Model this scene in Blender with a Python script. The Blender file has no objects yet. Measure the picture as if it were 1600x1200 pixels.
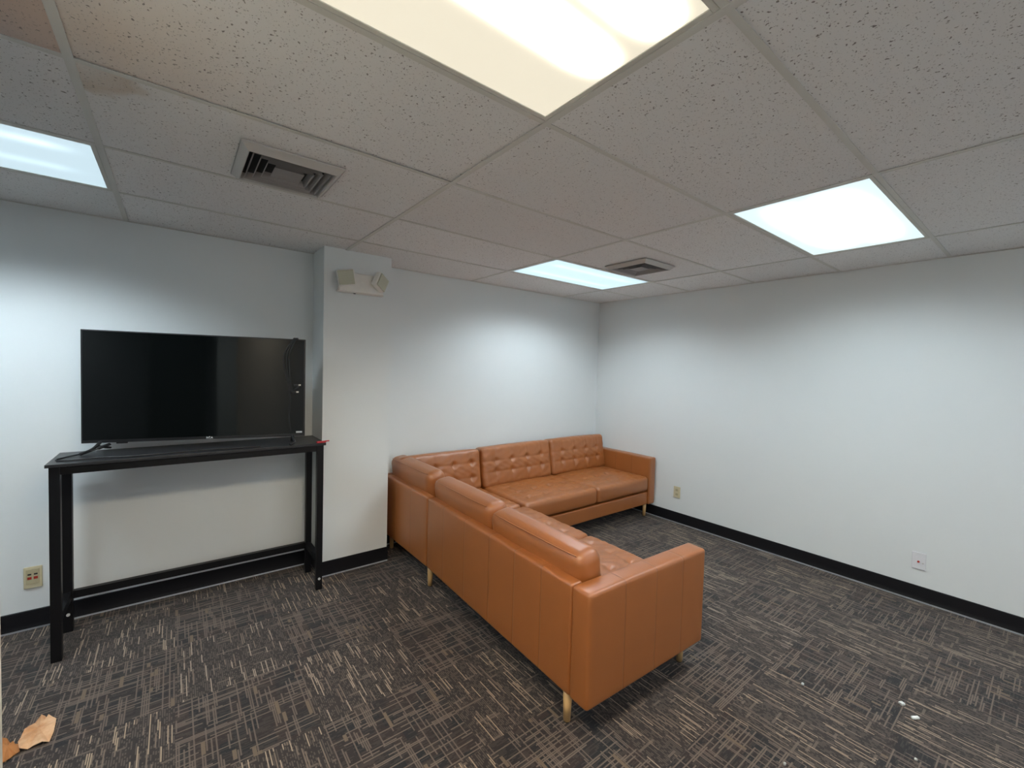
import bpy, bmesh, math, random
from mathutils import Vector, Matrix
random.seed(7)
C = bpy.context.scene.collection
SC = bpy.context.scene
PI = math.pi
CAMZ = 1.5369
H = 2.3552            # ceiling height
XR, YB, YF, XL = 4.058, 3.505, -3.4, -2.9
# ------------------------------------------------------------------ camera, world, exposure
cam_d = bpy.data.cameras.new('camera'); cam = bpy.data.objects.new('camera', cam_d); C.objects.link(cam)
yaw, pitch, roll, f = 0.66411, -0.03576, 0.02753, 673.6
fw = Vector((math.sin(yaw)*math.cos(pitch), math.cos(yaw)*math.cos(pitch), math.sin(pitch)))
rt = Vector((math.cos(yaw), -math.sin(yaw), 0)); up = rt.cross(fw)
r2 = math.cos(roll)*rt + math.sin(roll)*up; u2 = -math.sin(roll)*rt + math.cos(roll)*up
cam.matrix_world = Matrix(((r2.x, u2.x, -fw.x, 0), (r2.y, u2.y, -fw.y, 0), (r2.z, u2.z, -fw.z, CAMZ), (0, 0, 0, 1)))
cam_d.sensor_fit = 'HORIZONTAL'; cam_d.sensor_width = 36; cam_d.lens = 36*f/1600
cam_d.clip_start = 0.02
SC.camera = cam
w = bpy.data.worlds.new('world'); SC.world = w; w.use_nodes = True
w.node_tree.nodes['Background'].inputs[0].default_value = (.92, .95, 1.0, 1)
w.node_tree.nodes['Background'].inputs[1].default_value = 1.3
SC.view_settings.view_transform = 'Standard'; SC.view_settings.look = 'None'
SC.view_settings.gamma = 1; SC.view_settings.use_curve_mapping = False
SC.view_settings.exposure = 0.78
# fixtures: (lens colour, lens level, tube colour, tube peak, cut-off range of the prismatic lens as cosines, tube centres, tube width, tube half length)
LAMPS = {
    'A': ((.47, .43, .335), 1.0, (1.0, .83, .61), 54.0, (.10, .50), (0, -.18), .035, (.46, .585)),
    'B': ((.33, .43, .48), 1.0, (.80, .92, 1.0), 42.0, (.30, .62), (-.15, .10), .040, (.44, .585)),
    'C': ((.43, .53, .56), 1.0, (.84, .95, 1.0), 24.0, (.10, .50), (-.11, .09), .062, (.25, .575)),
    'D': ((.37, .51, .60), 1.0, (.84, .94, 1.0), 26.0, (.24, .60), (-.135, .135), .040, (.44, .585)),
    'E': ((.55, .60, .65), 1.0, (.92, .95, 1.0), 18.0, (.10, .50), (-.135, .135), .042, (.44, .585)),  # added panels out of view, for fill light and screen reflections
}

# ------------------------------------------------------------------ node helpers
class NT:
    def __init__(s, name):
        s.m = bpy.data.materials.new(name); s.m.use_nodes = True
        s.t = s.m.node_tree; s.n = s.t.nodes; s.b = s.n['Principled BSDF']
    def new(s, typ, **kw):
        n = s.n.new(typ)
        for k, v in kw.items(): setattr(n, k, v)
        return n
    def put(s, sock, v):
        if v is None: return
        if hasattr(v, 'is_linked') or isinstance(v, bpy.types.NodeSocket): s.t.links.new(v, sock)
        else:
            if isinstance(v, tuple) and len(v) == 3 and sock.type == 'RGBA': v = (*v, 1)
            sock.default_value = v
    def math(s, op, a, b=None, c=None, clamp=False):
        n = s.new('ShaderNodeMath', operation=op); n.use_clamp = clamp
        s.put(n.inputs[0], a); s.put(n.inputs[1], b)
        if c is not None: s.put(n.inputs[2], c)
        return n.outputs[0]
    def mix(s, f_, a, b):
        n = s.new('ShaderNodeMix', data_type='RGBA'); s.put(n.inputs[0], f_); s.put(n.inputs[6], a); s.put(n.inputs[7], b)
        return n.outputs[2]
    def obj(s):
        n = s.new('ShaderNodeTexCoord'); return n.outputs['Object']
    def sep(s, v):
        n = s.new('ShaderNodeSeparateXYZ'); s.put(n.inputs[0], v); return n.outputs
    def comb(s, x, y, z=0.0):
        n = s.new('ShaderNodeCombineXYZ'); s.put(n.inputs[0], x); s.put(n.inputs[1], y); s.put(n.inputs[2], z); return n.outputs[0]
    def noise(s, v, scale, detail=2, rough=.5):
        n = s.new('ShaderNodeTexNoise'); s.put(n.inputs['Vector'], v); n.inputs['Scale'].default_value = scale
        n.inputs['Detail'].default_value = detail; n.inputs['Roughness'].default_value = rough; return n.outputs[0]
    def white(s, v):
        n = s.new('ShaderNodeTexWhiteNoise', noise_dimensions='3D'); s.put(n.inputs['Vector'], v); return n.outputs['Value']
    def ramp(s, v, a, b):
        n = s.new('ShaderNodeMapRange'); s.put(n.inputs[0], v); n.inputs[1].default_value = a; n.inputs[2].default_value = b
        return n.outputs[0]
    def bump(s, h, strength=.3, dist=.002):
        n = s.new('ShaderNodeBump'); n.inputs['Strength'].default_value = strength; n.inputs['Distance'].default_value = dist
        s.put(n.inputs['Height'], h); s.put(s.b.inputs['Normal'], n.outputs[0])
    def set(s, col=None, rough=None, metal=None, spec=None, coat=None):
        if col is not None: s.put(s.b.inputs['Base Color'], col)
        if rough is not None: s.put(s.b.inputs['Roughness'], rough)
        if metal is not None: s.b.inputs['Metallic'].default_value = metal
        if spec is not None: s.b.inputs['Specular IOR Level'].default_value = spec
        if coat is not None: s.b.inputs['Coat Weight'].default_value = coat
        return s

def plain(name, col, rough=.5, metal=0, spec=.5, var=.06, scale=30, bump=0):
    t = NT(name); o = t.obj(); n = t.noise(o, scale, 3)
    t.set(t.mix(n, tuple(c*(1-var) for c in col), tuple(min(1, c*(1+var)) for c in col)), rough, metal, spec)
    if bump: t.bump(n, bump, .001)
    return t.m

# ------------------------------------------------------------------ materials
def mat_wall():
    t = NT('painted_wall'); o = t.obj()
    n = t.noise(o, 3, 3); n2 = t.noise(o, 260, 2)
    t.set(t.mix(n, (.72, .760, .765), (.75, .787, .792)), .55, spec=.35)
    t.bump(n2, .12, .001); return t.m
def mat_carpet():
    t = NT('patterned_carpet'); o = t.obj(); x, y, z = t.sep(o)
    T = .4937
    tx = t.math('FLOOR', t.math('DIVIDE', t.math('ADD', x, 4.937), T))
    ty = t.math('FLOOR', t.math('DIVIDE', t.math('ADD', y, 4.937-2.860+1.975), T))
    par = t.math('MODULO', t.math('ADD', tx, ty), 2.0)            # 1 / 0 checkerboard
    par = t.math('GREATER_THAN', par, .5)
    th = t.white(t.comb(tx, ty, 3.0))
    def dashes(a, c, width, length, prob, seed, grow=.0):
        # dashes running along c, laid side by side along a; returns 0/1
        ai = t.math('FLOOR', t.math('DIVIDE', a, width))
        af = t.math('FRACT', t.math('DIVIDE', a, width))
        off = t.white(t.comb(ai, seed, tx)); lv = t.math('MULTIPLY_ADD', off, 1.6, .6)
        cc = t.math('ADD', t.math('DIVIDE', t.math('DIVIDE', c, length), lv), t.math('MULTIPLY', off, 17.3))
        ci = t.math('FLOOR', cc)
        r = t.white(t.comb(ai, ci, seed))
        on = t.math('LESS_THAN', r, prob)
        edge = t.math('LESS_THAN', t.math('ABSOLUTE', t.math('SUBTRACT', af, .5)), .5-grow)
        return t.math('MULTIPLY', on, edge), r
    # ground colours: large soft blocks of brown, charcoal and navy
    blk = t.noise(t.comb(t.math('MULTIPLY', x, 1.0), t.math('MULTIPLY', y, 1.0), 0), 14, 2)
    bi = t.white(t.comb(t.math('FLOOR', t.math('DIVIDE', x, .047)), t.math('FLOOR', t.math('DIVIDE', y, .061)), 9.0))
    groundB = t.mix(bi, (.011, .013, .015), (.034, .023, .020))
    groundA = t.mix(blk, (.018, .017, .017), (.042, .031, .027))
    # fine tufts
    fine, _ = dashes(x, y, .0078, .009, .55, 21.0, .20)
    groundA = t.mix(t.math('MULTIPLY', fine, .55), groundA, (.13, .105, .088))
    fineb, _ = dashes(y, x, .006, .02, .4, 25.0, .1)
    groundB = t.mix(t.math('MULTIPLY', fineb, .22), groundB, (.12, .10, .085))
    # type A : bright dashes along y
    d1, r1 = dashes(x, y, .0066, .085, .115, 1.0, .20)
    d2, r2_ = dashes(x, y, .0082, .06, .14, 2.0, .2)
    d2b, _ = dashes(y, x, .012, .05, .05, 6.0, .1)
    A = t.mix(d2b, groundA, (.12, .095, .075))
    A = t.mix(d2, A, (.17, .13, .10)); A = t.mix(d1, A, t.mix(th, (.38, .29, .20), (.36, .295, .235)))
    # type B : woven grid of longer strokes both ways
    d3, _ = dashes(x, y, .0080, .10, .27, 4.0, .16)
    d4, _ = dashes(y, x, .0080, .12, .27, 5.0, .16)
    d5, _ = dashes(x, y, .016, .045, .022, 7.0, .05)
    B = t.mix(d3, groundB, (.128, .098, .080)); B = t.mix(d4, B, (.148, .115, .092)); B = t.mix(d5, B, (.15, .11, .075))
    col = t.mix(par, B, A)
    pile = t.noise(o, 420, 2)
    sh = t.math('MULTIPLY_ADD', pile, .8, .6)
    n = t.new('ShaderNodeVectorMath', operation='SCALE'); t.put(n.inputs[0], col); t.put(n.inputs['Scale'], sh)
    t.set(n.outputs[0], .85, spec=.25)
    t.b.inputs['Sheen Weight'].default_value = .12; t.b.inputs['Sheen Roughness'].default_value = .5
    hgt = t.math('ADD', pile, t.math('MULTIPLY', t.math('ADD', d1, d3), .4))
    t.bump(hgt, .5, .003); return t.m
def mat_ceiling():
    t = NT('fissured_ceiling_tile'); o = t.obj(); x, y, z = t.sep(o)
    v = t.new('ShaderNodeTexVoronoi', feature='F1'); v.inputs['Scale'].default_value = 88; v.inputs['Randomness'].default_value = 1
    wv = t.new('ShaderNodeVectorMath', operation='ADD'); nn = t.new('ShaderNodeTexNoise'); nn.inputs['Scale'].default_value = 60
    t.put(nn.inputs['Vector'], o); sc = t.new('ShaderNodeVectorMath', operation='SCALE'); t.put(sc.inputs[0], nn.outputs['Color']); sc.inputs['Scale'].default_value = .022
    t.put(wv.inputs[0], o); t.put(wv.inputs[1], sc.outputs[0]); t.put(v.inputs['Vector'], wv.outputs[0])
    rnd = t.sep(v.outputs['Color'])[0]
    size = t.math('MULTIPLY', t.math('POWER', rnd, 1.6), .31)
    hole = t.ramp(t.math('SUBTRACT', size, v.outputs['Distance']), -.02, .05)
    v2 = t.new('ShaderNodeTexVoronoi', feature='F1'); v2.inputs['Scale'].default_value = 210; t.put(v2.inputs['Vector'], wv.outputs[0])
    r3 = t.sep(v2.outputs['Color'])[1]
    hole2 = t.math('MULTIPLY', t.ramp(t.math('SUBTRACT', t.math('MULTIPLY', t.math('POWER', r3, 2.4), .44), v2.outputs['Distance']), -.02, .1), .7)
    hole = t.math('MAXIMUM', hole, hole2)
    ti = t.math('FLOOR', t.math('DIVIDE', t.math('ADD', x, 12.422), 1.2192)); tj = t.math('FLOOR', t.math('DIVIDE', t.math('ADD', y, 6.096-2.93+3.048), .6096))
    tv = t.white(t.comb(ti, tj, 1.0))
    base = t.mix(tv, (.80, .80, .795), (.86, .862, .858))
    # density of the speckle differs from tile to tile
    hole = t.math('MULTIPLY', hole, t.math('MULTIPLY_ADD', tv, .4, .7))
    # tea-coloured water stain in one tile corner and a yellowed tile edge
    d = t.new('ShaderNodeVectorMath', operation='DISTANCE'); t.put(d.inputs[0], o); d.inputs[1].default_value = (-.20, 1.75, H+.002)
    sn = t.noise(o, 9, 3)
    dd = t.math('ADD', d.outputs['Value'], t.math('MULTIPLY', sn, .16))
    ring = t.math('MULTIPLY', t.ramp(dd, .22, .18), t.ramp(dd, .05, .17))
    inside = t.math('MULTIPLY', t.ramp(dd, .24, .20), .35)
    m = t.math('MULTIPLY', t.math('ADD', t.math('MULTIPLY', ring, .34), t.math('MULTIPLY', inside, .35)), t.math('MULTIPLY', t.math('GREATER_THAN', y, 1.728), t.math('GREATER_THAN', x, -.225)))
    base = t.mix(m, base, (.50, .36, .22))
    d2 = t.new('ShaderNodeVectorMath', operation='DISTANCE'); t.put(d2.inputs[0], o); d2.inputs[1].default_value = (-.15, 1.58, H+.002)
    y1 = t.math('MULTIPLY', t.ramp(d2.outputs['Value'], .42, .05), t.math('MULTIPLY', t.math('LESS_THAN', y, 1.712), .55))
    base = t.mix(y1, base, (.76, .62, .50))
    old = t.math('MULTIPLY', t.math('LESS_THAN', x, -.242), t.math('MULTIPLY', t.math('LESS_THAN', y, 1.712), t.math('GREATER_THAN', y, 1.11)))
    base = t.mix(t.math('MULTIPLY', old, .6), base, (.66, .50, .42))
    col = t.mix(t.math('MULTIPLY', hole, .80), base, (.13, .11, .10))
    t.set(col, .9, spec=.15)
    t.bump(t.math('MULTIPLY_ADD', hole, -1.0, t.math('MULTIPLY', t.noise(o, 300, 3), .35)), .35, .002); return t.m
LEATHER = (.335, .111, .026)
def leather(name, axis=None, seams=(), edge=None):
    t = NT(name); o = t.obj(); xyz = t.sep(o)
    big = t.noise(o, 5, 3); fine = t.noise(o, 700, 2)
    v = t.new('ShaderNodeTexVoronoi', feature='DISTANCE_TO_EDGE'); v.inputs['Scale'].default_value = 420; t.put(v.inputs['Vector'], o)
    col = t.mix(big, tuple(c*.90 for c in LEATHER), tuple(c*1.10 for c in LEATHER))
    hgt = t.math('MULTIPLY', t.math('ADD', t.ramp(v.outputs['Distance'], 0, .15), fine), .12)
    rough = t.math('MULTIPLY_ADD', t.noise(o, 9, 2), .12, .33)
    if axis is not None and seams:
        a = xyz[axis]; m = None
        for s_ in seams:
            dd = t.math('ABSOLUTE', t.math('SUBTRACT', a, s_))
            m = dd if m is None else t.math('MINIMUM', m, dd)
        line = t.math('SUBTRACT', 1.0, t.ramp(m, .0006, .0022))
        wide = t.math('SUBTRACT', 1.0, t.ramp(m, .0, .012))
        col = t.mix(t.math('MULTIPLY', line, .6), col, (.06, .018, .006))
        hgt = t.math('ADD', hgt, t.math('MULTIPLY', t.math('POWER', wide, 2.0), -2.2))
    t.set(col, rough, spec=.75, coat=.25); t.b.inputs['Coat Roughness'].default_value = .3
    t.bump(hgt, .55, .0012); return t.m
def mat_wood():
    t = NT('pale_oak'); o = t.obj(); x, y, z = t.sep(o)
    n = t.noise(t.comb(t.math('MULTIPLY', x, 12.0), t.math('MULTIPLY', y, 12.0), z), 9, 3)
    t.set(t.mix(n, (.55, .33, .13), (.72, .48, .22)), .4); return t.m
def mat_paper():
    t = NT('torn_brown_paper'); o = t.obj(); n = t.noise(o, 14, 4, .6)
    t.set(t.mix(t.ramp(n, .3, .7), (.50, .24, .10), (.76, .50, .30)), .8); t.bump(n, .6, .006); return t.m
def mat_lamp(k):
    base, bl, tube, pk, power, cen, wid, (e0, e1) = LAMPS[k]
    t = NT('lamp_diffuser_'+k.lower()); o = t.obj(); x, y, z = t.sep(o)
    # two tubes along x at y=+-.13, seen through a prismatic lens
    g = None
    for yc in cen:
        d = t.math('DIVIDE', t.math('ABSOLUTE', t.math('SUBTRACT', y, yc)), wid)
        e = t.math('EXPONENT', t.math('MULTIPLY', t.math('POWER', d, 2.0), -1.0))
        g = e if g is None else t.math('ADD', g, e)
    ends = t.math('SUBTRACT', 1.0, t.ramp(t.math('ABSOLUTE', x), e0, e1))
    ends = t.math('MULTIPLY', ends, ends)
    g = t.math('MULTIPLY', g, ends)
    geo = t.new('ShaderNodeNewGeometry'); dt = t.new('ShaderNodeVectorMath', operation='DOT_PRODUCT')
    t.put(dt.inputs[0], geo.outputs['Incoming']); t.put(dt.inputs[1], geo.outputs['Normal'])
    mr = t.new('ShaderNodeMapRange', interpolation_type='SMOOTHSTEP'); t.put(mr.inputs[0], t.math('ABSOLUTE', dt.outputs['Value']))
    mr.inputs[1].default_value, mr.inputs[2].default_value = power; cosv = mr.outputs[0]
    pr = t.math('MULTIPLY', t.math('SINE', t.math('MULTIPLY', x, 1500.0)), t.math('SINE', t.math('MULTIPLY', y, 1500.0)))
    st = t.math('MULTIPLY', t.math('MULTIPLY', g, pk), cosv)
    sc = t.new('ShaderNodeVectorMath', operation='SCALE'); sc.inputs[0].default_value = tube; t.put(sc.inputs['Scale'], st)
    sb = t.new('ShaderNodeVectorMath', operation='SCALE'); sb.inputs[0].default_value = base
    t.put(sb.inputs['Scale'], t.math('MULTIPLY_ADD', g, .28, t.math('MULTIPLY_ADD', pr, .02, bl)))
    ad = t.new('ShaderNodeVectorMath', operation='ADD'); t.put(ad.inputs[0], sc.outputs[0]); t.put(ad.inputs[1], sb.outputs[0])
    t.put(t.b.inputs['Emission Color'], ad.outputs[0]); t.b.inputs['Emission Strength'].default_value = 1
    t.set((.3, .3, .3), .4, spec=.2); return t.m

M = dict(
    wall=mat_wall(), carpet=mat_carpet(), tile=mat_ceiling(),
    tee=plain('ceiling_grid_metal', (.66, .66, .62), .5, var=.05, scale=8),
    rubber=plain('black_rubber_base', (.007, .007, .009), .5, spec=.3, var=.15, scale=12),
    gap=plain('pale_cove_strip', (.50, .55, .60), .35),
    blackmetal=plain('black_powder_coat', (.005, .005, .006), .42, spec=.3, var=.1, scale=80, bump=.1),
    blacktop=plain('black_wood_board', (.016, .016, .018), .38, var=.15, scale=25),
    plastic=plain('black_plastic', (.010, .010, .011), .35),
    cable=plain('black_cable_rubber', (.012, .012, .013), .5),
    silver=plain('silver_metal', (.55, .54, .50), .3, 1),
    cream=plain('cream_plastic', (.60, .54, .36), .4), creamd=plain('cream_socket_plastic', (.50, .45, .29), .4),
    white=plain('white_plastic', (.72, .73, .76), .4), housing=plain('emergency_housing_plastic', (.80, .79, .74), .4),
    dark=plain('dark_slot', (.02, .02, .02), .6), red=plain('red_plastic', (.45, .02, .03), .4), jackred=plain('red_jack', (.40, .03, .015), .5),
    ventm=plain('vent_painted_metal', (.50, .49, .475), .45, var=.05), ventd=plain('vent_louver_metal', (.30, .285, .28), .5),
    fixture=plain('fixture_white_enamel', (.66, .66, .60), .4), wood=mat_wood(), paper=mat_paper(),
    crumb=plain('white_crumb', (.85, .87, .85), .7), trimw=plain('cream_painted_trim', (.72, .71, .64), .45),
    leather=leather('cognac_leather'), door=plain('added_dark_door', (.05, .045, .04), .5),
    zinc=plain('bright_zinc', (.8, .8, .78), .35, .3), label=plain('pale_label', (.5, .5, .5), .5), lightbox=plain('cavity', (.02, .02, .02), .8),
)
def mat_screen():
    t = NT('glossy_black_screen'); t.set((.0035, .0045, .0045), .06, spec=.35); return t.m
M['screen'] = mat_screen()
def mat_lens():
    t = NT('ribbed_lamp_lens'); o = t.obj(); x, y, z = t.sep(o)
    r = t.math('SINE', t.math('MULTIPLY', x, 900.0)); r2b = t.math('SINE', t.math('MULTIPLY', z, 900.0))
    t.set(t.mix(t.ramp(t.math('ADD', r, r2b), -2, 2), (.44, .45, .34), (.62, .63, .50)), .25); t.bump(t.math('ADD', r, r2b), .3, .001); return t.m
M['lens'] = mat_lens()

# ------------------------------------------------------------------ mesh helpers
def obj(name, bm, m, parent=None, smooth=False, loc=None, rot=None):
    me = bpy.data.meshes.new(name); bm.normal_update()
    bmesh.ops.recalc_face_normals(bm, faces=bm.faces[:])
    bm.to_mesh(me); bm.free()
    for mm in (m if isinstance(m, list) else [m]): me.materials.append(mm)
    if smooth:
        for p in me.polygons: p.use_smooth = True
    o = bpy.data.objects.new(name, me); C.objects.link(o)
    if parent: o.parent = parent
    if loc: o.location = loc
    if rot: o.rotation_euler = rot
    return o
def tag(o, label, cat, group=None):
    o['label'] = label; o['category'] = cat
    if group: o['group'] = group
    return o
def empty(name, label, cat, loc, rotz=0, group=None):
    o = bpy.data.objects.new(name, None); C.objects.link(o); o.location = loc; o.rotation_euler = (0, 0, rotz)
    o.empty_display_size = .1
    return tag(o, label, cat, group)
def struct(name, bm, m, parent=None, **k):
    o = obj(name, bm, m, parent, **k)
    if parent is None: o['kind'] = 'structure'
    return o
def box(bm, x0, x1, y0, y1, z0, z1, bev=0, seg=2, mi=0):
    r = bmesh.ops.create_cube(bm, size=1)
    vs = r['verts']
    for v in vs: v.co = Vector((x0+(v.co.x+.5)*(x1-x0), y0+(v.co.y+.5)*(y1-y0), z0+(v.co.z+.5)*(z1-z0)))
    fs = set(f_ for v in vs for f_ in v.link_faces)
    for f_ in fs: f_.material_index = mi
    if bev:
        es = list(set(e for v in vs for e in v.link_edges))
        bmesh.ops.bevel(bm, geom=es, offset=bev, segments=seg, affect='EDGES', profile=.6)
    return bm
def B(*a, **k):
    bm = bmesh.new(); return box(bm, *a, **k)
def quad(bm, pts, mi=0):
    f_ = bm.faces.new([bm.verts.new(p) for p in pts]); f_.material_index = mi; return f_
def cyl(bm, p0, p1, r0, r1=None, n=16):
    r1 = r0 if r1 is None else r1
    p0, p1 = Vector(p0), Vector(p1); d = (p1-p0).normalized()
    a = d.orthogonal().normalized(); b = d.cross(a)
    ra, rb = [], []
    for i in range(n):
        t = 2*PI*i/n; o = a*math.cos(t)+b*math.sin(t)
        ra.append(bm.verts.new(p0+o*r0)); rb.append(bm.verts.new(p1+o*r1))
    for i in range(n):
        j = (i+1) % n; bm.faces.new((ra[i], ra[j], rb[j], rb[i]))
    bm.faces.new(ra[::-1]); bm.faces.new(rb); return bm
def tube(bm, pts, r, n=8, sub=6):
    P = [Vector(p) for p in pts]
    Q = []
    for i in range(len(P)-1):
        p0 = P[max(i-1, 0)]; p1 = P[i]; p2 = P[i+1]; p3 = P[min(i+2, len(P)-1)]
        for k in range(sub):
            t = k/sub
            Q.append(.5*((2*p1)+(-p0+p2)*t+(2*p0-5*p1+4*p2-p3)*t*t+(-p0+3*p1-3*p2+p3)*t**3))
    Q.append(P[-1]); rings = []; a = None
    for i, q in enumerate(Q):
        d = (Q[min(i+1, len(Q)-1)]-Q[max(i-1, 0)]).normalized()
        a = d.orthogonal().normalized() if a is None else (a-d*a.dot(d)).normalized()
        b = d.cross(a)
        rings.append([bm.verts.new(q+(a*math.cos(2*PI*k/n)+b*math.sin(2*PI*k/n))*r) for k in range(n)])
    for i in range(len(rings)-1):
        for k in range(n):
            bm.faces.new((rings[i][k], rings[i][(k+1) % n], rings[i+1][(k+1) % n], rings[i+1][k]))
    bm.faces.new(rings[0][::-1]); bm.faces.new(rings[-1]); return bm
def axis_pts(h, r, n):
    e = [r*(1-math.cos(PI/2*k/4)) for k in range(5)]
    inner = [-h+r+(2*h-2*r)*k/n for k in range(1, n)]
    return [-h+t for t in e] + inner + [h-t for t in e[::-1]]
def cushion(w_, d_, h_, r, n, puff=0, disp=None, face='z', m=None):
    """rounded slab centred on the origin, w x d x h; disp(u,v)-> inward depth on the +face"""
    hx, hy, hz = w_/2, d_/2, h_/2
    nx, ny, nz = n
    X, Y, Z = axis_pts(hx, r, nx), axis_pts(hy, r, ny), axis_pts(hz, r, nz)
    bm = bmesh.new(); V = {}
    def v(i, j, k):
        key = (i, j, k)
        if key in V: return V[key]
        p = Vector((X[i], Y[j], Z[k]))
        q = Vector((max(-hx+r, min(hx-r, p.x)), max(-hy+r, min(hy-r, p.y)), max(-hz+r, min(hz-r, p.z))))
        d = p-q
        if d.length > 1e-9: p = q+d.normalized()*r
        u, vv, ww = p.x/hx, p.y/hy, p.z/hz
        bx = (1-vv*vv)*(1-ww*ww); by = (1-u*u)*(1-ww*ww); bz = (1-u*u)*(1-vv*vv)
        p = p+Vector((math.copysign(puff*.35*bx, p.x)*abs(u), math.copysign(puff*(.35 if face == 'z' else 1)*by, p.y)*abs(vv), math.copysign(puff*(1 if face == 'z' else .35)*bz, p.z)*abs(ww)))
        if disp:
            if face == 'z' and ww > .3: p.z -= disp(p.x, p.y)*max(0, (ww-.3)/.7)
            if face == 'y' and vv < -.3: p.y += disp(p.x, p.z)*max(0, (-vv-.3)/.7)
        V[key] = bm.verts.new(p); return V[key]
    a, b, c = len(X)-1, len(Y)-1, len(Z)-1
    for i in range(a):
        for j in range(b):
            for k in (0, c): bm.faces.new((v(i, j, k), v(i+1, j, k), v(i+1, j+1, k), v(i, j+1, k)))
        for k in range(c):
            for j in (0, b): bm.faces.new((v(i, j, k), v(i+1, j, k), v(i+1, j, k+1), v(i, j, k+1)))
    for j in range(b):
        for k in range(c):
            for i in (0, a): bm.faces.new((v(i, j, k), v(i, j+1, k), v(i, j+1, k+1), v(i, j, k+1)))
    return bm
def tufts(w_, h_, cols, rows, depth, sig, crease, span=(.62, .42), rowcrease=None):
    us = [(-.5+(i+.5)/cols)*w_ for i in range(cols)] if span is None else [(-.5+i/(cols-1))*w_*span[0] for i in range(cols)]
    vs = [(-.5+j/(rows-1))*h_*span[1] for j in range(rows)] if rows > 1 else [0]
    rowcrease = crease if rowcrease is None else rowcrease
    def f_(u, v_):
        d = 0
        for a in us:
            for b in vs: d = max(d, depth*math.exp(-((u-a)**2+(v_-b)**2)/(sig*sig)))
        cr = 0
        for a in us: cr = max(cr, crease*math.exp(-(u-a)**2/(.009**2)))
        for b in vs: cr = max(cr, rowcrease*math.exp(-(v_-b)**2/(.009**2)))
        wr = .0012*math.sin(u*70+v_*45+3*math.sin(v_*31))+.0010*math.sin(v_*90-u*38)
        return d+cr+wr
    return f_, us, vs

# ------------------------------------------------------------------ the room
bm = bmesh.new(); quad(bm, [(XL, YF, 0), (XR, YF, 0), (XR, YB, 0), (XL, YB, 0)]); struct('floor', bm, M['carpet'])
def wall(name, x0, x1, y0, y1, z0=0, z1=H+.02): return struct(name, B(x0, x1, y0, y1, z0, z1), M['wall'])
wall('wall_back', XL-.1, XR+.1, YB, YB+.1)
wall('wall_right', XR, XR+.1, YF-.1, YB)
WX0, WX1, WZ0, WZ1 = .9, 3.7, .85, 2.10
bm = bmesh.new(); box(bm, XL-.1, WX0, YF-.1, YF, 0, H+.02); box(bm, WX1, XR, YF-.1, YF, 0, H+.02)
box(bm, WX0, WX1, YF-.1, YF, 0, WZ0); box(bm, WX0, WX1, YF-.1, YF, WZ1, H+.02); struct('wall_front', bm, M['wall'])
bm = bmesh.new()
for a, b in ((WX0, WX0+.05), (WX1-.05, WX1), (2.275, 2.325)): box(bm, a, b, YF-.08, YF-.03, WZ0, WZ1)
for a, b in ((WZ0, WZ0+.05), (WZ1-.05, WZ1)): box(bm, WX0, WX1, YF-.078, YF-.032, a, b)
struct('added_window_1', bm, M['trimw'])  # unseen window, added to let fill light in from behind the camera
wall('wall_far_left', XL-.1, XL, YF, YB)
wall('wall_column', .822, 1.311, 3.216, YB)
# partition the photographer stands beside: its cream end trim is the sliver at the left edge of the photo
wall('wall_left', -.50, -.385, YF, 1.52)
struct('trim_1', B(-.515, -.3412, 1.5205, 1.60, 0, H, bev=.004), M['trimw'])
LX = [-2.668, -1.449, -.230, .975, 2.213, 3.420]
MY = [2.925, 2.335, 1.720, 1.100, .500, -.110, -.720, -1.330, -1.940, -2.550, -3.160]
ys = [YB]+MY+[YF]; xs = [XL]+LX+[XR]
lamps = {('A'): (2, 3, 3), 'B': (1, 2, 0), 'C': (4, 5, 3), 'D': (4, 5, 0)}
cells_lamp = {(3, 4): 'A', (2, 1): 'B', (5, 4): 'C', (5, 1): 'D', (3, 8): 'E', (5, 7): 'E', (1, 5): 'E'}
bm = bmesh.new()
for i in range(len(xs)-1):
    for j in range(len(ys)-1):
        if cells_lamp.get((i, j)): continue
        x0, x1, y1, y0 = xs[i], xs[i+1], ys[j], ys[j+1]
        z = H+random.uniform(.001, .0035); t = [random.uniform(-.0008, .0008) for _ in range(4)]
        if (i, j) == (2, 4): t = [.004, .004, .010, .012]
        if (i, j) == (3, 3): t = [0, 0, .004, .008]
        if (i, j) == (3, 3): t[3] = .002
        quad(bm, [(x0+.002, y0+.002, z+t[0]), (x1-.002, y0+.002, z+t[1]), (x1-.002, y1-.002, z+t[2]), (x0+.002, y1-.002, z+t[3])])
ceil = struct('ceiling', bm, M['tile'])
bm = bmesh.new()
TW = .0115
for x in LX: box(bm, x-TW, x+TW, YF, YB, H-.0015, H+.0008); box(bm, x-.001, x+.001, YF, YB, H, H+.03)
for i in range(len(xs)-1):
    for y in MY: box(bm, xs[i]+TW*.9, xs[i+1]-TW*.9, y-.010, y+.010, H-.0010, H+.0008)
box(bm, XL, XR, YB-.018, YB, H-.0012, H+.001); box(bm, XR-.018, XR, YF, YB, H-.0014, H+.001)
obj('ceiling_grid', bm, M['tee'], ceil)
bm = bmesh.new(); quad(bm, [(XL, YF, H+.09), (XR, YF, H+.09), (XR, YB, H+.09), (XL, YB, H+.09)])
obj('ceiling_deck', bm, M['dark'], ceil)
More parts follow.
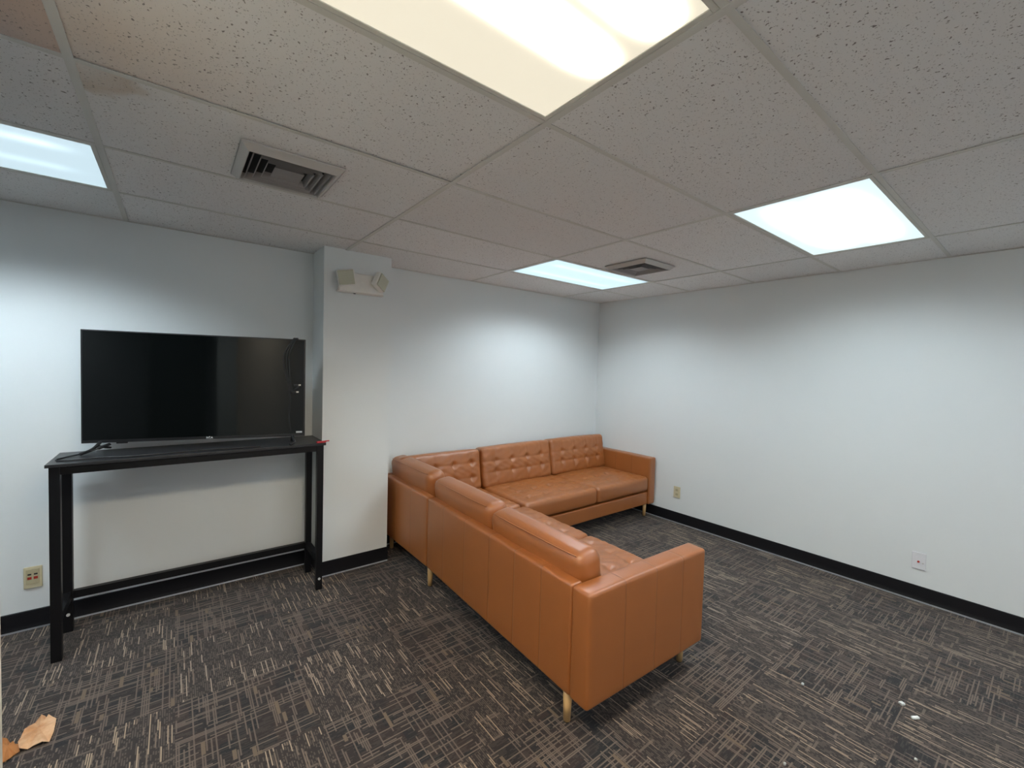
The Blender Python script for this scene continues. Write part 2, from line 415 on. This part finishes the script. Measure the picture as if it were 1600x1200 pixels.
# base: black rubber lifted a finger's width off the carpet, a pale strip showing under it
def baseboard(name, x0, y0, x1, y1, nx, ny):
    t, zb, zt = .006, .013, .112
    d = Vector((x1-x0, y1-y0, 0)); n = Vector((nx, ny, 0)); p = Vector((x0, y0, 0))
    bm = bmesh.new()
    prof = [(0, zb), (t+.004, zb), (t+.001, zb+.012), (t, zb+.025), (t, zt-.003), (t-.003, zt), (0, zt)]
    a = [bm.verts.new(p+n*s+Vector((0, 0, z))) for s, z in prof]; b = [bm.verts.new(p+d+n*s+Vector((0, 0, z))) for s, z in prof]
    for i in range(len(prof)): j = (i+1) % len(prof); bm.faces.new((a[i], a[j], b[j], b[i]))
    bm.faces.new(a); bm.faces.new(b[::-1])
    o = struct(name, bm, M['rubber'])
    bm = bmesh.new(); q = [(0, 0), (.004, 0), (.004, zb), (0, zb)]
    a = [bm.verts.new(p+n*s+Vector((0, 0, z))) for s, z in q]; b = [bm.verts.new(p+d+n*s+Vector((0, 0, z))) for s, z in q]
    for i in range(4): j = (i+1) % 4; bm.faces.new((a[i], a[j], b[j], b[i]))
    obj('cove_strip', bm, M['gap'], o)
baseboard('baseboard_back_left', XL, YB, .822, YB, 0, -1)
baseboard('baseboard_back_right', 1.311, YB, XR, YB, 0, -1)
baseboard('baseboard_right', XR, YB-.01, XR, YF, -1, 0)
baseboard('baseboard_column', .816, 3.216, 1.317, 3.216, 0, -1)
baseboard('baseboard_column_side', 1.311, 3.2165, 1.311, YB-.011, 1, 0)
baseboard('baseboard_column_left', .822, 3.2165, .822, YB-.011, -1, 0)
# unseen dark door, added to darken the middle of the screen's reflection
struct('added_door_1', B(XL+.001, XL+.045, -3.2, -1.5, 0, 2.05, bev=.003), M['door'])

# ------------------------------------------------------------------ ceiling lights
def ceiling_light(k, i, j, label):
    x0, x1, y1, y0 = xs[i], xs[i+1], ys[j], ys[j+1]
    cx, cy = (x0+x1)/2, (y0+y1)/2
    t = empty('ceiling_light', label, 'ceiling light', (cx, cy, H), group='fluorescent ceiling lights')
    w_, h_ = (x1-x0)/2-.0125, (y1-y0)/2-.011
    b = .016
    bm = bmesh.new()
    for a0, a1, b0, b1 in ((-w_, w_, -h_, -h_+b), (-w_, w_, h_-b, h_), (-w_, -w_+b, -h_+b, h_-b), (w_-b, w_, -h_+b, h_-b)):
        box(bm, a0, a1, b0, b1, -.0005, .03, bev=.0015)
    obj('frame', bm, M['fixture'], t)
    bm = bmesh.new(); box(bm, -w_+b, w_-b, -h_+b, h_-b, .002, .010)
    obj('diffuser', bm, LM[k], t)
    obj('housing', B(-w_, w_, -h_, h_, .031, .080), M['dark'], t)
    return t
LM = {k: mat_lamp(k) for k in LAMPS}
ceiling_light('A', 3, 4, 'large warm white fluorescent ceiling panel nearest the camera, top centre')
ceiling_light('B', 2, 1, 'pale blue fluorescent ceiling panel at the left edge above the television wall')
ceiling_light('C', 5, 4, 'bright white fluorescent ceiling panel on the right beside the long grey wall')
ceiling_light('D', 5, 1, 'cool white fluorescent ceiling panel in the far corner above the sofa')
ceiling_light('E', 3, 8, 'unseen ceiling panel added behind the camera on the left for fill light')  # this panel and the next are out of view, added as fill
ceiling_light('E', 5, 7, 'unseen ceiling panel added behind the camera on the right for fill light')

ceiling_light('E', 1, 5, 'unseen ceiling panel added beyond the partition at far left for fill light')  # added out of view to brighten the left space mirrored in the screen

# ------------------------------------------------------------------ air vents
def ceiling_vent(cx, cy, label):
    t = empty('ceiling_vent', label, 'air vent', (cx, cy, H), group='ceiling air vents')
    bm = bmesh.new(); s, i_, dz = .187, .156, .030
    def ring(bm, s0, z0, s1, z1):
        P = [(-1, -1), (1, -1), (1, 1), (-1, 1)]
        for k in range(4):
            a, b = P[k], P[(k+1) % 4]
            quad(bm, [(a[0]*s0, a[1]*s0, z0), (b[0]*s0, b[1]*s0, z0), (b[0]*s1, b[1]*s1, z1), (a[0]*s1, a[1]*s1, z1)])
    ring(bm, s, -.001, s, -.008); ring(bm, s, -.006, i_+.004, -dz); ring(bm, i_+.004, -dz, i_, -dz+.002); ring(bm, i_, -dz+.002, i_-.004, .02)
    bmesh.ops.remove_doubles(bm, verts=bm.verts[:], dist=.0001)
    obj('frame', bm, M['ventm'], t)
    for q, (s0, z0, s1, z1) in enumerate(((.140, -.006, 0, -.027), (.112, -.006, 0, -.027), (.084, -.006, 0, -.027))):
        bm = bmesh.new(); ring(bm, s0-.014, z0+.018, s0, z1+.004); ring(bm, s0, z1+.004, s0+.004, z1+.001); ring(bm, s0+.004, z1+.001, s0-.010, z0+.018)
        bmesh.ops.remove_doubles(bm, verts=bm.verts[:], dist=.0001)
        obj('louver', bm, M['ventd'], t)
    bm = bmesh.new(); s0 = .056
    quad(bm, [(-s0, -s0, -.023), (s0, -s0, -.023), (s0, s0, -.023), (-s0, s0, -.023)]); ring(bm, s0, -.023, s0-.016, .012)
    bmesh.ops.remove_doubles(bm, verts=bm.verts[:], dist=.0001)
    obj('center_plate', bm, M['ventd'], t)
    bm = bmesh.new(); quad(bm, [(-.15, -.15, .0002), (.15, -.15, .0002), (.15, .15, .0002), (-.15, .15, .0002)]); obj('duct', bm, M['lightbox'], t)
ceiling_vent(.378, 2.080, 'square metal air vent in the ceiling above the television')
ceiling_vent(2.835, 2.060, 'square metal air vent in the ceiling beside the far corner light')

# ------------------------------------------------------------------ emergency light
em = empty('emergency_light', 'white emergency light with two square lamp heads high on the column', 'emergency light', (1.07, 3.216, 2.12))
bm = bmesh.new()
prof = [(-.165, -.070), (.165, -.070), (.125, .072), (-.125, .072)]
fr = [(-.158, -.062), (.158, -.062), (.118, .066), (-.118, .066)]
a = [bm.verts.new((x, 0, z)) for x, z in prof]; m_ = [bm.verts.new((x, -.045, z)) for x, z in prof]; b = [bm.verts.new((x, -.055, z)) for x, z in fr]
for A_, B_ in ((a, m_), (m_, b)):
    for i in range(4): j = (i+1) % 4; bm.faces.new((A_[i], A_[j], B_[j], B_[i]))
bm.faces.new(b); bm.faces.new(a)
hs = obj('housing', bm, M['housing'], em)
bm = bmesh.new(); cyl(bm, (-.045, -.03, -.071), (-.045, -.03, -.075), .008); obj('test_button', bm, M['dark'], em)
for sx, rx, ry, rz in ((-1, .15, -.16, -.30), (1, .12, .42, .62)):
    bm = bmesh.new()
    hd = cushion(.118, .05, .112, .014, (6, 3, 6))
    o = obj('lamp_head', hd, M['housing'], em, smooth=True, loc=(sx*.122, -.083, .024), rot=(rx, ry, rz))
    l = cushion(.104, .012, .098, .005, (6, 2, 6)); obj('lens', l, M['lens'], o, smooth=True, loc=(0, -.024, 0))
    bm = bmesh.new(); cyl(bm, (sx*.12, -.05, .02), (sx*.122, -.064, .022), .02); obj('swivel', bm, M['housing'], em)

# ------------------------------------------------------------------ outlets
t = empty('data_outlet', 'cream data outlet with red jacks low on the wall left of the table', 'outlet', (-.626, YB, .297))
obj('plate', B(-.036, .036, -.009, 0, -.060, .060, bev=.003), M['cream'], t)
obj('insert', B(-.026, .026, -.013, -.008, -.034, .048, bev=.002), M['creamd'], t)
for sx in (-1, 1):
    obj('jack', B(sx*.012-.007, sx*.012+.007, -.015, -.012, .016, .024), M['dark'], t)
    obj('jack', B(sx*.012-.008, sx*.012+.008, -.015, -.012, -.008, .006), M['jackred'], t)
t = empty('wall_outlet', 'small cream power outlet on the right wall just past the sofa arm', 'outlet', (XR, 2.388, .318), -PI/2)
obj('plate', B(-.036, .036, -.007, 0, -.057, .057, bev=.003), M['cream'], t)
for z in (-.022, .022):
    o = obj('socket', B(-.016, .016, -.009, -.006, z-.014, z+.014, bev=.002), M['creamd'], t)
    bm = bmesh.new()
    for s in (-.006, .006): box(bm, s-.001, s+.001, -.0097, -.0085, z-.005, z+.005)
    obj('slot', bm, M['dark'], o)
t = empty('cable_plate', 'white wall plate with one dark jack low on the long right wall', 'outlet', (XR, .560, .285), -PI/2)
obj('plate', B(-.036, .036, -.007, 0, -.058, .058, bev=.003), M['white'], t)
bm = bmesh.new(); cyl(bm, (-.001, -.006, -.004), (-.001, -.013, -.004), .0065); obj('jack', bm, M['jackred'], t)
bm = bmesh.new(); cyl(bm, (.022, -.006, -.010), (.022, -.0085, -.010), .004); obj('screw', bm, M['silver'], t)

# ------------------------------------------------------------------ console table
TX0, TX1, TY0, TY1, TZ = -.502, .802, 3.035, 3.400, 1.003
t = empty('console_table', 'tall narrow black metal console table against the back wall', 'table', ((TX0+TX1)/2, (TY0+TY1)/2, 0))
tc = (-(TX0+TX1)/2, -(TY0+TY1)/2, 0)
def tpart(name, bm, m): return obj(name, bm, m, t, loc=tc)
tpart('tabletop', B(TX0, TX1, TY0, TY1, TZ-.016, TZ, bev=.002), M['blacktop'])
lx = (TX0+.012, TX1-.052); ly = (TY0+.012, TY1-.050); LW = .040
for x in lx:
    for y in ly:
        l = tpart('leg', B(x, x+LW, y, y+LW, 0, TZ-.016, bev=.0015), M['blackmetal'])
for y in ly: tpart('apron', B(lx[0]+LW, lx[1], y+.004, y+LW-.004, TZ-.056, TZ-.0162, bev=.001), M['blackmetal'])
for x in lx:
    tpart('side_apron', B(x+.004, x+LW-.004, ly[0]+LW, ly[1], TZ-.056, TZ-.0162, bev=.001), M['blackmetal'])
    tpart('side_rail', B(x+.004, x+LW-.004, ly[0]+LW, ly[1], .184, .226, bev=.001), M['blackmetal'])
tpart('stretcher', B(lx[0]+LW, lx[1], ly[1]+.004, ly[1]+LW-.004, .184, .226, bev=.001), M['blackmetal'])
bm = bmesh.new()
cyl(bm, (lx[0]+.022, ly[1]+.001, .100), (lx[0]+.022, ly[1]-.006, .100), .008, n=12); tpart('bolt', bm, M['zinc'])
bm = bmesh.new(); cyl(bm, (lx[1]+.02, ly[0]+.001, .077), (lx[1]+.02, ly[0]-.005, .077), .008, n=12); tpart('bolt', bm, M['zinc'])

# ------------------------------------------------------------------ television
p0, p1 = Vector((-.4125, 3.360)), Vector((.680, 3.090)); TW_ = (p1-p0).length
ang = math.atan2(p1.y-p0.y, p1.x-p0.x); TB, TT = 1.052, 1.690
tv = empty('television', 'large flat black television standing on the console table', 'television', (p0.x, p0.y, TZ), ang)
zb, zt = TB-TZ, TT-TZ
obj('bezel', B(0, TW_, 0, .026, zb, zt, bev=.002), M['plastic'], tv)
obj('rear_housing', B(.14, TW_-.14, .0262, .070, zb+.02, zt-.22, bev=.012), M['plastic'], tv)
obj('screen', B(.008, TW_-.008, -.0006, .004, zb+.018, zt-.007), M['screen'], tv)
obj('sensor', B(.150, .200, .004, .016, zb-.008, zb+.001, bev=.002), M['plastic'], tv)
def text(name, s, size, loc, rot, m, parent):
    c = bpy.data.curves.new(name, 'FONT'); c.body = s; c.size = size; c.extrude = .0002; c.align_x = 'CENTER'; c.space_character = 1.05; c.offset = size*.02
    o = bpy.data.objects.new(name+'_tmp', c); C.objects.link(o)
    me = bpy.data.meshes.new_from_object(o); bpy.data.objects.remove(o)
    r = bpy.data.objects.new(name, me); me.materials.clear(); me.materials.append(m); C.objects.link(r); r.parent = parent; r.location = loc; r.rotation_euler = rot
    return r
text('logo', 'RCA', .017, (.598, -.0012, zb+.004), (PI/2, 0, 0), M['white'], tv)
obj('sticker', B(TW_-.052, TW_-.016, -.0016, -.0006, zb+.022, zb+.033), M['label'], tv)
for xc, sg in ((.085, -1), (TW_-.075, 1)):
    o = bmesh.new()
    tube(o, [(xc, .012, zb+.012), (xc-.012*-sg*0-.02, -.045, .022), (xc-.045, -.115, .0095)], .0085, 8, 5)
    tube(o, [(xc-.008, -.02, zb-.012), (xc+.005, .03, .020), (xc+.012, .085, .0075)], .0065, 8, 5)
    if sg > 0:
        o.free(); o = bmesh.new()
        tube(o, [(xc, .012, zb+.012), (xc+.010, -.015, .030), (xc+.016, -.045, .018), (xc-.004, -.085, .0095)], .0085, 8, 5)
        tube(o, [(xc, .012, zb), (xc-.004, .05, .02), (xc-.01, .085, .0075)], .0065, 8, 5)
    obj('foot', o, M['plastic'], tv, smooth=True)
# cable bundle hung over the top corner of the screen (in the television's own axes)
cb = empty('cable_bundle', 'black cables hanging over the top right corner of the television', 'cable', (p0.x, p0.y, TZ), ang)
for q, (dx, bulge) in enumerate(((0, .050), (.008, .038), (.016, .026))):
    x0 = TW_-.092+dx; bm = bmesh.new()
    tube(bm, [(x0+.030, .048+.003*q, zt-.10), (x0+.030, .046+.003*q, zt-.01), (x0+.026, .012, zt+.006), (x0+.014, -.007-.001*q, zt-.012), (x0-bulge*.55, -.010-.002*q, zt-.09),
              (x0-bulge*.62, -.010-.002*q, zt-.18), (x0-.012, -.010-.002*q, zt-.27), (x0+.004, -.010-.002*q, zt-.33), (x0+.018+.012*q, -.010-.002*q, zt-.345+.02*q)], .0042, 8, 6)
    obj('cable', bm, M['cable'], cb, smooth=True)
bm = bmesh.new(); tube(bm, [(TW_-.10, -.012, zt-.30), (TW_-.088, -.012, zt-.38), (TW_-.092, -.011, zt-.50), (TW_-.085, -.011, zt-.60)], .0038, 8, 6); obj('cable', bm, M['cable'], cb, smooth=True)
for q, (x, z) in enumerate(((TW_-.040, zt-.300), (TW_-.052, zt-.345))):
    pl = obj('plug', B(x-.026, x, -.021, -.009, z-.007, z+.007, bev=.002), M['cable'], cb)
    obj('plug_tip', B(x+.0005, x+.014, -.019, -.011, z-.005, z+.005, bev=.001), M['silver'], pl)
# power cable looping on the left end of the table
bm = bmesh.new()
tube(bm, [(-.29, 3.345, 1.040), (-.33, 3.30, 1.030), (-.39, 3.27, 1.012), (-.452, 3.205, 1.0075), (-.478, 3.145, 1.0072), (-.455, 3.110, 1.0072), (-.39, 3.105, 1.0072), (-.31, 3.118, 1.0072),
          (-.20, 3.085, 1.0072), (-.05, 3.090, 1.0072), (.12, 3.105, 1.0072), (.30, 3.085, 1.0072), (.42, 3.080, 1.0072)], .0038, 8, 8)
pc = tag(obj('power_cable', bm, M['cable'], smooth=True), 'thin black power cable looping over the left end of the table', 'cable')
bm = bmesh.new(); tube(bm, [(-.335, 3.292, 1.030), (-.315, 3.318, 1.036), (-.295, 3.342, 1.041)], .0085, 8, 4); obj('plug', bm, M['cable'], pc, smooth=True)
# red clip on the right corner
rc = empty('plastic_clip', 'small red plastic clip lying on the right front corner of the table', 'clip', (.775, 3.052, TZ), .12)
obj('clip_body', B(-.030, .030, -.010, .010, .0005, .012, bev=.003), M['red'], rc)
obj('clip_tab', B(.026, .052, -.006, .006, .006, .013, bev=.002), M['red'], rc)

# ------------------------------------------------------------------ corner sofa
AZ, BZ = .630, .140
sofa = empty('corner_sofa', 'cognac brown leather L-shaped corner sofa with tufted cushions and wooden legs', 'sofa', (1.318, 1.134, 0))
NR = -.035
near = Matrix.Translation((0, 0, 0)) @ Matrix.Rotation(NR, 4, 'Z')
def put(o, mat): o.parent = sofa; o.matrix_local = mat; return o
nearback_l = leather('leather_near_back', 1, (.105, .31, .52, .75, 1.02, 1.29))
arm_l = leather('leather_near_arm', 0, (.225, .445, .655))
def rbox(x0, x1, y0, y1, z0, z1, r=.014, n=(10, 10, 8), puff=.004):
    bm = cushion(x1-x0, y1-y0, z1-z0, r, n, puff)
    for v in bm.verts: v.co += Vector(((x0+x1)/2, (y0+y1)/2, (z0+z1)/2))
    return bm
# near module, local x = depth (0 outer back), local y = along
L2 = 1.530
put(obj('armrest', rbox(0, .858, 0, .106, BZ, AZ, .016, (24, 6, 14), .005), arm_l, smooth=True), near)
put(obj('backrest_frame', rbox(.002, .070, .107, L2, BZ, AZ-.002, .014, (4, 30, 14), .003), nearback_l, smooth=True), near)
put(obj('base_frame', rbox(.071, .845, .107, L2-.01, BZ+.005, .272, .01, (12, 20, 4), 0), M['leather'], smooth=True), near)
# far module
F0, F1, FY0, FY1 = 1.374-1.318, 4.043-1.318, 2.668-1.134, 3.482-1.134
I4 = Matrix.Identity(4)
cornerback_l = leather('leather_corner_back', 1, (FY0+.26, FY0+.54))
put(obj('corner_back_frame', rbox(F0, F0+.068, FY0+.004, FY1-.070, BZ, AZ-.002, .014, (4, 16, 14), .003), cornerback_l, smooth=True), I4)
put(obj('backrest_frame', rbox(F0, F1-.103, FY1-.069, FY1, BZ, AZ-.002, .014, (30, 4, 14), .003), M['leather'], smooth=True), I4)
fararm_l = leather('leather_far_arm', 1, (FY0+.20, FY0+.42))
put(obj('armrest', rbox(F1-.102, F1, FY0-.030, FY1, BZ, AZ+.003, .014, (6, 20, 14), .005), fararm_l, smooth=True), I4)
put(obj('base_frame', rbox(F0+.07, F1-.103, FY0-.012, FY1-.072, BZ+.002, .272, .010, (30, 14, 5), .002), M['leather'], smooth=True), I4)

def seat_cushion(cx, cy, w_, d_, mat, cols=4, rows=4, rz=0):
    f_, us, vs = tufts(w_, d_, cols, rows, .012, .026, .0022, (.66, .66))
    n = (int(w_/.013), int(d_/.013), 6)
    bm = cushion(w_, d_, .150, .034, n, .016, f_)
    o = put(obj('seat_cushion', bm, M['leather'], smooth=True), mat @ Matrix.Translation((cx, cy, .362)) @ Matrix.Rotation(rz, 4, 'Z'))
    return o
def back_cushion(cx, cy, zc, w_, mat, rz, tilt, cols=4, rows=2, h_=.365, th=.150, strong=1.0, span=(.66, .27), puff=.014, dtilt=0, r=.036):
    f_, us, vs = tufts(w_, h_, cols, rows, .020*strong, .024, .0040*strong, span)
    n = (int(w_/.012), 6, int(h_/.012))
    bm = cushion(w_, th, h_, r, n, puff, f_, face='y')
    mm = mat @ Matrix.Translation((cx, cy, zc)) @ Matrix.Rotation(rz, 4, 'Z') @ Matrix.Rotation(-tilt, 4, 'X') @ Matrix.Rotation(dtilt, 4, 'Y')
    o = put(obj('back_cushion', bm, M['leather'], smooth=True), mm)
    # buttons
    for a in us:
        for b in vs:
            q = bmesh.new(); bmesh.ops.create_uvsphere(q, u_segments=10, v_segments=6, radius=.0085)
            for v in q.verts: v.co.y *= .45
            yy = -th/2-puff*(1-(a/(w_/2))**2)*(1-(b/(h_/2))**2)+f_(a, b)
            obj('button', q, M['leather'], o, smooth=True, loc=(a, yy-.001, b))
    # piping along the top rear edge
    q = bmesh.new(); yb = th/2-.012; zz = h_/2-.010
    tube(q, [(-w_/2+.035, yb-.004, zz), (-w_/4, yb+.006, zz+.004), (0, yb+.008, zz+.006), (w_/4, yb+.006, zz+.004), (w_/2-.035, yb-.004, zz)], .0028, 6, 6)
    obj('piping', q, M['leather'], o, smooth=True)
    return o
# near row seats and backs (local frame of the near module)
for k in range(2):
    seat_cushion((.072+.858)/2+.012, .108+.355+.711*k, .785, .704, near, 4, 4)
# backs on the near side face +x : rotate so that local -y -> +x
for k in range(2):
    w_ = .725; cyy = .118+w_/2+(w_+.006)*k
    back_cushion(.150, cyy, .566+.013*k, w_, near, PI/2, .15, r=.050, puff=.016, h_=.345+.012*k)
# corner side cushion
back_cushion(F0+.146, FY0+.092+.352, .596, .704, I4, PI/2, .15, r=.052, puff=.018)
# far row
seat_cushion((F0+.068+.845)/2+.02, FY0+.36, .80, .745, I4)
sx0 = 2.245-1.318; sx1 = 3.938-1.318; mid = 3.13-1.318
seat_cushion((sx0+mid)/2, FY0+.355, mid-sx0-.006, .765, I4)
seat_cushion((sx1+mid)/2, FY0+.355, sx1-mid-.006, .765, I4)
c1 = 3.100-1.318
yb_ = FY1-.070-.085
back_cushion((1.445+2.215)/2-1.318, yb_-.004, .600, .770, I4, 0, .16, strong=1.15, span=(.72, .36))
back_cushion((2.232+3.092)/2-1.318, yb_-.004, .606, .856, I4, 0, .16, h_=.375, dtilt=-.006)
back_cushion((3.100+3.938)/2-1.318, yb_-.004, .610, .834, I4, 0, .16, h_=.375, dtilt=.004)
def leg(x, y, mat):
    bm = bmesh.new(); cyl(bm, (x, y, BZ+.006), (x, y, .004), .021, .0155, 20)
    bmesh.ops.bevel(bm, geom=[e for e in bm.edges if abs(e.verts[0].co.z-.004) < .001 and abs(e.verts[1].co.z-.004) < .001], offset=.003, segments=2, affect='EDGES')
    o = put(obj('leg', bm, M['wood'], smooth=True), mat)
    q = bmesh.new(); cyl(q, (x, y, .0005), (x, y, .0045), .012, n=14); g = obj('glide', q, M['plastic'], o)
leg(.030, .140, near); leg(.800, .09, near); leg(.035, L2+.004, near); leg(.80, L2-.03, near)
leg(F1-.085, FY0+.035, I4); leg(F1-.085, FY1-.07, I4); leg(F0+.06, FY1-.07, I4); leg(.93+.90, FY1-.07, I4); leg(.93+.03, FY0+.06, I4)

# ------------------------------------------------------------------ things on the floor
def scrap(name, outline, zs, th, m, label=None, parent=None):
    bm = bmesh.new(); c = sum((Vector(p) for p in outline), Vector((0, 0)))/len(outline)
    top = [bm.verts.new((x, y, z)) for (x, y), z in zip(outline, zs)]; bot = [bm.verts.new((x, y, z-th)) for (x, y), z in zip(outline, zs)]
    ct = bm.verts.new((c.x, c.y, sum(zs)/len(zs)+.006)); cb_ = bm.verts.new((c.x, c.y, sum(zs)/len(zs)+.006-th))
    n = len(outline)
    for i in range(n):
        j = (i+1) % n
        bm.faces.new((top[i], top[j], ct)); bm.faces.new((bot[j], bot[i], cb_)); bm.faces.new((top[i], bot[i], bot[j], top[j]))
    o = obj(name, bm, m, parent)
    return o
def floor_pt(u, v, z=0.0):
    d = fw*1 + r2*((u-800)/f) - u2*((v-600)/f)
    s = (z-CAMZ)/d.z; return (d.x*s, d.y*s)
px = [(88, 1124.5), (82, 1124.5), (76, 1123.5), (73.5, 1127.5), (71.5, 1124), (65, 1124), (55, 1131.5), (44.5, 1140), (38.5, 1147), (32.5, 1154), (28, 1164), (30, 1177), (43, 1172.5), (52, 1170), (66, 1166.5), (77, 1161), (84, 1148), (87, 1137)]
pt = tag(scrap('torn_paper', [floor_pt(*p) for p in px], [.006+.008*(i % 3) for i in range(len(px))], .002, M['paper']), 'torn scrap of tan brown paper on the carpet at lower left', 'paper scrap')
px2 = [(31, 1176), (29, 1166), (25, 1167), (21, 1162), (16, 1163), (11, 1158), (6, 1155), (3, 1157), (0, 1152), (-10, 1158), (-12, 1198), (4, 1196), (9, 1191), (14, 1190), (20, 1183), (25, 1182)]
M['paper2'] = plain('dark_torn_paper', (.42, .17, .05), .75, var=.3, scale=14, bump=.4)
scrap('paper_flap', [floor_pt(*p) for p in px2], [.006+.006*(i % 2) for i in range(len(px2))], .002, M['paper2'], parent=pt)
def crumb(u, v, sx, sy, label):
    x, y = floor_pt(u, v); bm = cushion(sx, sy, .010, .004, (3, 3, 2))
    for vv in bm.verts: vv.co += Vector((random.uniform(-1, 1), random.uniform(-1, 1), random.uniform(-1, 1)))*.0012
    o = obj('debris_chip', bm, M['crumb'], None, smooth=True, loc=(x, y, .0065), rot=(0, 0, random.uniform(-.8, .2)))
    tag(o, label, 'debris', 'white bits of debris on the carpet')
crumb(1409, 1101, .020, .018, 'white chip on the carpet at right, upper of the two larger ones')
crumb(1430, 1123.5, .034, .014, 'longer white chip on the carpet at right, lower of the two larger ones')
crumb(1254, 1070.5, .012, .010, 'tiny white chip on the carpet left of the two larger ones')
crumb(1431, 1189, .009, .008, 'tiny white chip on the carpet near the bottom edge below the larger ones')
crumb(1226, 1196, .010, .008, 'tiny white chip at the very bottom edge, left of the others')
